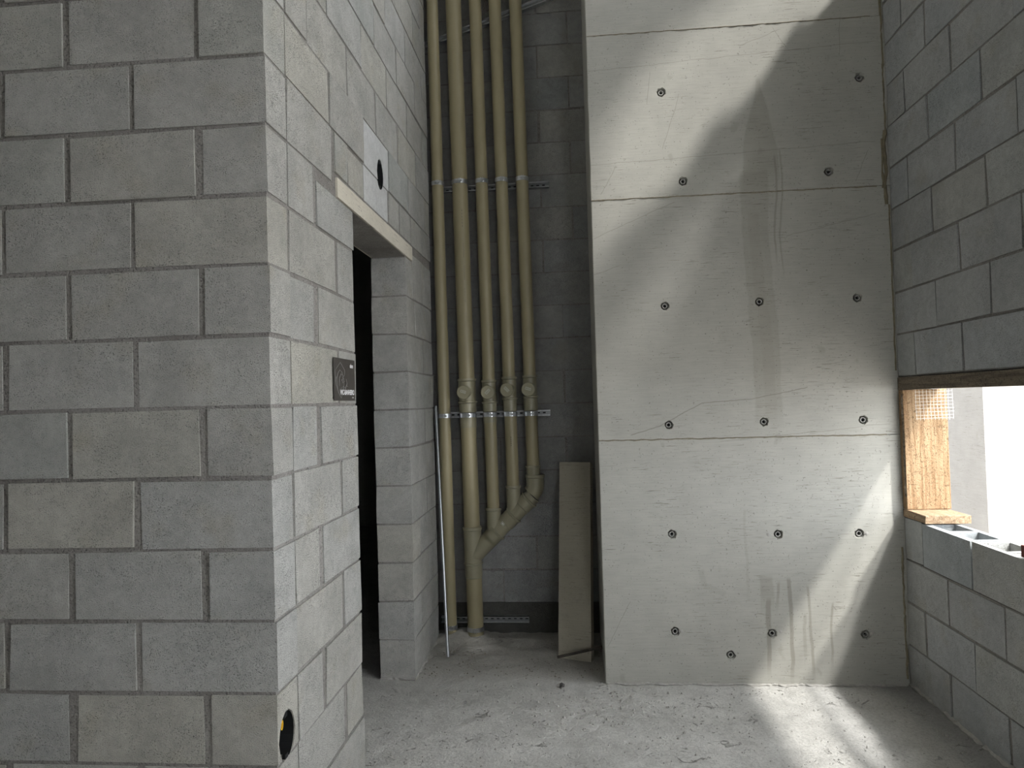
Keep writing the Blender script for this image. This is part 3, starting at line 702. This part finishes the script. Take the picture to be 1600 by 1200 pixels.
# small black maker lines and white stickers
def strip(parent, A, z0, z1, dx, mat='print_dark', w=0.002, n=6):
    o = Vector(parent.location); bm = bmesh.new(); r = (RB if A is A2 else RS) + 0.0006
    for i in range(n):
        za = z0 + (z1 - z0)*i/n; zb = za + (z1 - z0)/n*0.65; x = dx
        y = PY - math.sqrt(r*r - x*x); y2 = PY - math.sqrt(r*r - (x + w)**2)
        vs = [bm.verts.new(Vector((px_(*A, za) + x, y, za)) - o), bm.verts.new(Vector((px_(*A, za) + x + w, y2, za)) - o), bm.verts.new(Vector((px_(*A, zb) + x + w, y2, zb)) - o), bm.verts.new(Vector((px_(*A, zb) + x, y, zb)) - o)]
        bm.faces.new(vs)
    link('pipe_print', fin(bm, 'pipe_print'), parent, M[mat])['kind'] = 'stuff'
strip(p2, A2, 1.05, 1.16, 0.012); strip(p2, A2, 0.60, 1.0, 0.014, w=0.001, n=3); strip(p2, A4, -0.26, -0.20, 0.0, w=0.003, n=5)
bm = bmesh.new(); o = Vector(p2.location); u = dd; v = Vector((-dd.z, 0, dd.x)); c_ = G(0.265) + v*0.012 + Vector((0, -b2 - 0.0004, 0))
for (s0, s1, t0, t1) in ((-.005, .009, .009, .0105), (-.005, .009, -.0105, -.009), (-.006, -.0045, -.0105, .0105), (.009, .0105, -.0105, .0105), (-.001, .005, -.006, .006)):
    bm.faces.new([bm.verts.new(c_ + u*a + v*b_ - o) for a, b_ in ((s0, t0), (s1, t0), (s1, t1), (s0, t1))])
link('pipe_sticker', fin(bm, 'pipe_sticker'), p2, M['print'])

# ------------------------------------------------------------------ steel rails with clamps
def rail(xa, za, xb, zb, label, clamps, group=None):
    root = empty('strut_rail', (xa, YK - (0.006 if za < -1.2 else 0.0), za)); tag(root, label, 'rail', group)
    L = math.hypot(xb - xa, zb - za); ang = math.atan2(zb - za, xb - xa); H = 0.019; D = 0.030; t = 0.0025
    bm = bmesh.new()
    wbm = bmesh.new(); add_box(wbm, 0, L, -t, 0, -H + t, H - t)
    add_box(bm, 0, L, -D, 0, H - t, H); add_box(bm, 0, L, -D, 0, -H, -H + t)     # flanges
    add_box(bm, 0, L, -D, -D + t, H - 0.008, H); add_box(bm, 0, L, -D, -D + t, -H, -H + 0.008)   # lips
    ch = link('channel', fin(bm, 'channel'), root, M['zinc']); ch.matrix_local = Matrix.Rotation(-ang, 4, 'Y'); link('web', fin(wbm, 'web'), ch, M['zinc_shaded'])
    n = int(L/0.035)
    for i in range(n):                                       # slots as black pads, painting the shade of punched holes
        x = 0.02 + i*0.035
        bm = bmesh.new(); add_box(bm, x, x + 0.017, -t - 0.0006, -t, -0.004, 0.005)
        s_ = link('slot', fin(bm, 'slot'), ch, M['dark'])
    for (A, r, z) in clamps:
        x = px_(*A, z); bm = bmesh.new(); seg = 28; off = Vector((x, PY, z)) - Vector(root.location)
        def ringv(rr, h): return [bm.verts.new(off + Vector((rr*math.cos(2*math.pi*k/seg), rr*math.sin(2*math.pi*k/seg), h))) for k in range(seg)]
        hw = 0.0125; R0 = r + 0.0006; R1 = r + 0.0035; q = [ringv(R0, -hw), ringv(R1, -hw), ringv(R1, hw), ringv(R0, hw)]
        for a_, b_ in ((0, 1), (1, 2), (2, 3), (3, 0)):
            for k in range(seg): bm.faces.new((q[a_][k], q[a_][(k+1) % seg], q[b_][(k+1) % seg], q[b_][k]))
        cl = link('pipe_clamp', fin(bm, 'pipe_clamp'), root, M['zinc'])
        for s in (-1, 1):
            bm = bmesh.new(); cx = off.x + 0.006 + s*0.005; add_box(bm, cx - 0.0015, cx + 0.0015, off.y - R1 - 0.013, off.y - R1 + 0.003, off.z - 0.012, off.z + 0.012)
            link('clamp_ear', fin(bm, 'clamp_ear'), cl, M['zinc'])
        bm = bmesh.new(); sweep(bm, [(off.x - 0.012, off.y - R1 - 0.007, off.z), (off.x + 0.022, off.y - R1 - 0.007, off.z)], 0.003, 8)
        sweep(bm, [(off.x + 0.013, off.y - R1 - 0.007, off.z), (off.x + 0.019, off.y - R1 - 0.007, off.z)], 0.0065, 6)
        link('bolt', fin(bm, 'bolt'), cl, M['zinc'])
        bm = bmesh.new(); sweep(bm, [(off.x, off.y + R0, off.z), (off.x, 0 - 0.004, off.z)], 0.005, 8); link('stud', fin(bm, 'stud'), cl, M['zinc'])
    return root
AL = [(A1, RS - .002), (A2, RB), (A3, RS), (A4, RS), (A5, RS)]
rail(-0.845, 1.318, -0.118, 1.318, 'steel rail with five pipe clamps across the pipes at lintel height', [(A, r, 1.328) for A, r in AL])
rail(-0.845, -0.070, -0.149, -0.070, 'steel rail with clamps just below the round inspection caps', [(A, r, -0.072) for A, r in AL])
rail(-0.845, -1.308, -0.312, -1.308, 'lowest slotted steel rail near the floor behind the two pipes', [(A1, RS - .002, -1.325), (A2, RB, -1.335)])
rail(-0.861, 2.225, 0.06, 2.515, 'slanting steel rail behind the pipes at the top of the shaft', [])

# ------------------------------------------------------------------ leaning things
t_ = empty('steel_tube', (-0.733, 3.868, ZF)); tag(t_, 'thin silver tube leaning in the corner left of the drain pipes', 'tube')
d = Vector((-0.845 + 0.017, 4.175, -0.025)) - Vector((-0.733, 3.868, ZF)); bm = bmesh.new()
sweep(bm, [Vector((0, 0, 0.012)), Vector((0, 0, 0.012)) + d], 0.0088, 14, False); sweep(bm, [Vector((0, 0, 0.012)) + d, Vector((0, 0, 0.012))], 0.0075, 14, False)
link('tube_body', fin(bm, 'tube_body'), t_, M['tube_steel'])

def hexa(name, bl, br, tl, tr, thick, mat, bev=0.003):
    bl, br, tl, tr = map(Vector, (bl, br, tl, tr)); n = (br - bl).cross(tl - bl).normalized()
    if n.y > 0: n = -n
    bm = bmesh.new(); nz = 14; fr_ = []; bk = []
    for i in range(nz + 1):
        a = bl.lerp(tl, i/nz); c = br.lerp(tr, i/nz); j = 0.0025*noise.noise(Vector((i*0.8, 1, 4))); k = 0.0025*noise.noise(Vector((i*0.8, 9, 4)))
        fr_.append([a.lerp(c, f_) + Vector((j if f_ == 0 else (k if f_ == 1 else 0), 0, 0)) for f_ in (0, 0.33, 0.66, 1)]); bk.append([q - n*thick for q in fr_[-1]])
    V = [[bm.verts.new(q) for q in row] for row in fr_]; B = [[bm.verts.new(q) for q in row] for row in bk]
    for i in range(nz):
        for k in range(3):
            bm.faces.new((V[i][k], V[i][k+1], V[i+1][k+1], V[i+1][k])); bm.faces.new((B[i][k+1], B[i][k], B[i+1][k], B[i+1][k+1]))
        bm.faces.new((B[i][0], V[i][0], V[i+1][0], B[i+1][0])); bm.faces.new((V[i][3], B[i][3], B[i+1][3], V[i+1][3]))
    for i in (0, nz):
        for k in range(3): bm.faces.new((V[i][k], V[i][k+1], B[i][k+1], B[i][k]))
    es = [e for e in bm.edges if len(e.link_faces) == 2 and e.calc_face_angle(0) > 0.8]
    bmesh.ops.recalc_face_normals(bm, faces=bm.faces[:])
    bmesh.ops.bevel(bm, geom=es, offset=bev, segments=1, affect='EDGES', clamp_overlap=True)
    return link(name, fin(bm, name), None, mat)
pl = hexa('concrete_plank', (-0.130, 3.880, ZF + 0.006), (0.046, 3.815, ZF + 0.006), (-0.101, 4.21, -0.363), (0.078, 4.19, -0.366), 0.045, M['plank'])
tag(pl, 'grey brown concrete plank leaning against the shaft wall beside the concrete wall', 'plank')
rb = bmesh.new(); qs = []; qr = []
p0, p1_ = Vector((-0.132, 3.802, -1.361)), Vector((0.106, 3.80, -1.306))
for i in range(50): qs.append(p0.lerp(p1_, i/49)); qr.append(0.0068 if i % 2 else 0.0085)
sweep(rb, qs, qr, 8); rbo = link('rebar', fin(rb, 'rebar'), None, M['rust'])
tag(rbo, 'rusty ribbed bar propped across the foot of the concrete plank', 'bar')

# ------------------------------------------------------------------ sign by the door
SY0, SY1, SZ0, SZ1 = 2.430, 2.670, 0.022, 0.176; SX = XB + 0.0045
sg = empty('door_sign', (SX, SY0, SZ0)); tag(sg, 'small charcoal sign reading WC-BANHEIRO stuck on the blocks beside the doorway', 'sign')
W_, H_ = SY1 - SY0, SZ1 - SZ0
bm = bmesh.new(); add_box(bm, -0.0012, 0, 0, W_, 0, H_); link('panel', fin(bm, 'panel'), sg, M['sign'])
MT = Matrix(((0, 0, 1, 0), (1, 0, 0, 0), (0, 1, 0, 0), (0, 0, 0, 1)))      # text x -> +Y, text y -> +Z
def text(body, y, z, size, name, bold=0.0, sx=1.0, mat='sign_white', align='LEFT'):
    cu = bpy.data.curves.new(name, 'FONT'); cu.body = body; cu.size = size; cu.offset = bold; cu.align_x = align; cu.extrude = 0.0001; cu.space_character = 0.98
    to = bpy.data.objects.new(name, cu); C.collection.objects.link(to); bpy.context.view_layer.update()
    me = bpy.data.meshes.new_from_object(to.evaluated_get(bpy.context.evaluated_depsgraph_get())); bpy.data.objects.remove(to)
    o = link(name, me, sg, M[mat]); o.matrix_local = Matrix.Translation((0.0007, y, z)) @ MT @ Matrix.Scale(sx, 4, (1, 0, 0)); return o
text('WC-BANHEIRO', W_ - 0.012, 0.022, 0.0255, 'sign_text', 0.0007, 0.93, align='RIGHT')
text('ahm', W_ - 0.022, 0.124, 0.021, 'sign_emblem', 0.0009, 1.05, align='RIGHT')
text('masc', W_ - 0.020, 0.009, 0.0095, 'sign_small_text', 0.0, 1.0, align='RIGHT')
def sline(pts, w=0.0009):
    bm = bmesh.new(); sweep(bm, [(0.0003, a*W_, b*H_) for a, b in pts], w, 4); link('sign_drawing', fin(bm, 'sign_drawing'), sg, M['sign_line'])
sline([(0.06, 0.70), (0.30, 0.90), (0.50, 0.72), (0.50, 0.62)]); sline([(0.06, 0.70), (0.08, 0.40), (0.20, 0.18), (0.32, 0.06), (0.37, 0.14)])
sline([(0.16, 0.28), (0.13, 0.48), (0.18, 0.64), (0.27, 0.72), (0.36, 0.68), (0.40, 0.60)]); sline([(0.25, 0.35), (0.24, 0.52), (0.32, 0.63), (0.38, 0.60)])
sline([(0.34, 0.48), (0.44, 0.54), (0.50, 0.46), (0.40, 0.42), (0.36, 0.50)]); sline([(0.30, 0.28), (0.42, 0.34), (0.52, 0.30), (0.60, 0.42), (0.56, 0.52)])
sline([(0.40, 0.22), (0.46, 0.40), (0.40, 0.56), (0.47, 0.60)]); sline([(0.50, 0.24), (0.56, 0.36), (0.64, 0.34)]); sline([(0.12, 0.56), (0.06, 0.46), (0.10, 0.34)])

# ------------------------------------------------------------------ loose stones and grit on the floor
def stone_mesh(r, seed, flat=0.6):
    bm = bmesh.new(); bmesh.ops.create_icosphere(bm, subdivisions=1, radius=r)
    rg = random.Random(seed)
    for v in bm.verts: v.co = Vector((v.co.x*rg.uniform(.7, 1.25), v.co.y*rg.uniform(.7, 1.2), v.co.z*flat*rg.uniform(.7, 1.2)))
    return fin(bm, 'stone')
so = link('stone', stone_mesh(0.016, 3, 0.75), None, M['stone']); so.location = (-0.104, 3.50, ZF + 0.009); tag(so, 'small dark stone lying on floor in front of the leaning concrete plank', 'stone')
def grit(name, n, region, rmin, rmax, mat, seed, label):
    rg = random.Random(seed); bm = bmesh.new()
    for _ in range(n):
        x, y = region(rg); r = rg.uniform(rmin, rmax)**1.0; r = rmin + (rmax - rmin)*rg.random()**3
        c = Vector((x, y, ZF + r*0.25 + 0.001)); a = rg.uniform(0, 6)
        vs = [bm.verts.new(c + Vector((r*math.cos(a + k*1.57)*rg.uniform(.6, 1.2), r*math.sin(a + k*1.57)*rg.uniform(.6, 1.2), -r*0.4))) for k in range(4)]
        t0 = bm.verts.new(c + Vector((rg.uniform(-.3, .3)*r, rg.uniform(-.3, .3)*r, r*0.7)))
        for k in range(4): bm.faces.new((vs[k], vs[(k+1) % 4], t0))
    o = link(name, fin(bm, name), floor, mat); o['kind'] = 'stuff'; return o
grit('grit', 900, lambda g: (g.uniform(-0.84, 1.5), g.uniform(2.6, 3.52)), 0.0015, 0.007, M['rubble'], 1, '')
grit('grit', 260, lambda g: (g.gauss(0.06, 0.18), g.gauss(3.28, 0.12)), 0.002, 0.011, M['rubble'], 2, '')
grit('dark_grit', 80, lambda g: (g.uniform(-0.84, 1.5), g.uniform(2.6, 3.52)), 0.001, 0.004, M['stone'], 3, '')
grit('soil_crumbs', 900, lambda g: (g.uniform(-0.84, 0.1), g.uniform(3.6, 4.28)), 0.0015, 0.007, M['soil'], 4, '')
grit('soil_crumbs', 400, lambda g: (g.gauss(-0.70, 0.10), g.gauss(4.05, 0.13)), 0.002, 0.010, M['soil'], 5, '')
grit('grit', 300, lambda g: (1.52 - abs(g.gauss(0, 0.05)), g.uniform(2.3, 3.52)), 0.002, 0.010, M['rubble'], 6, '')
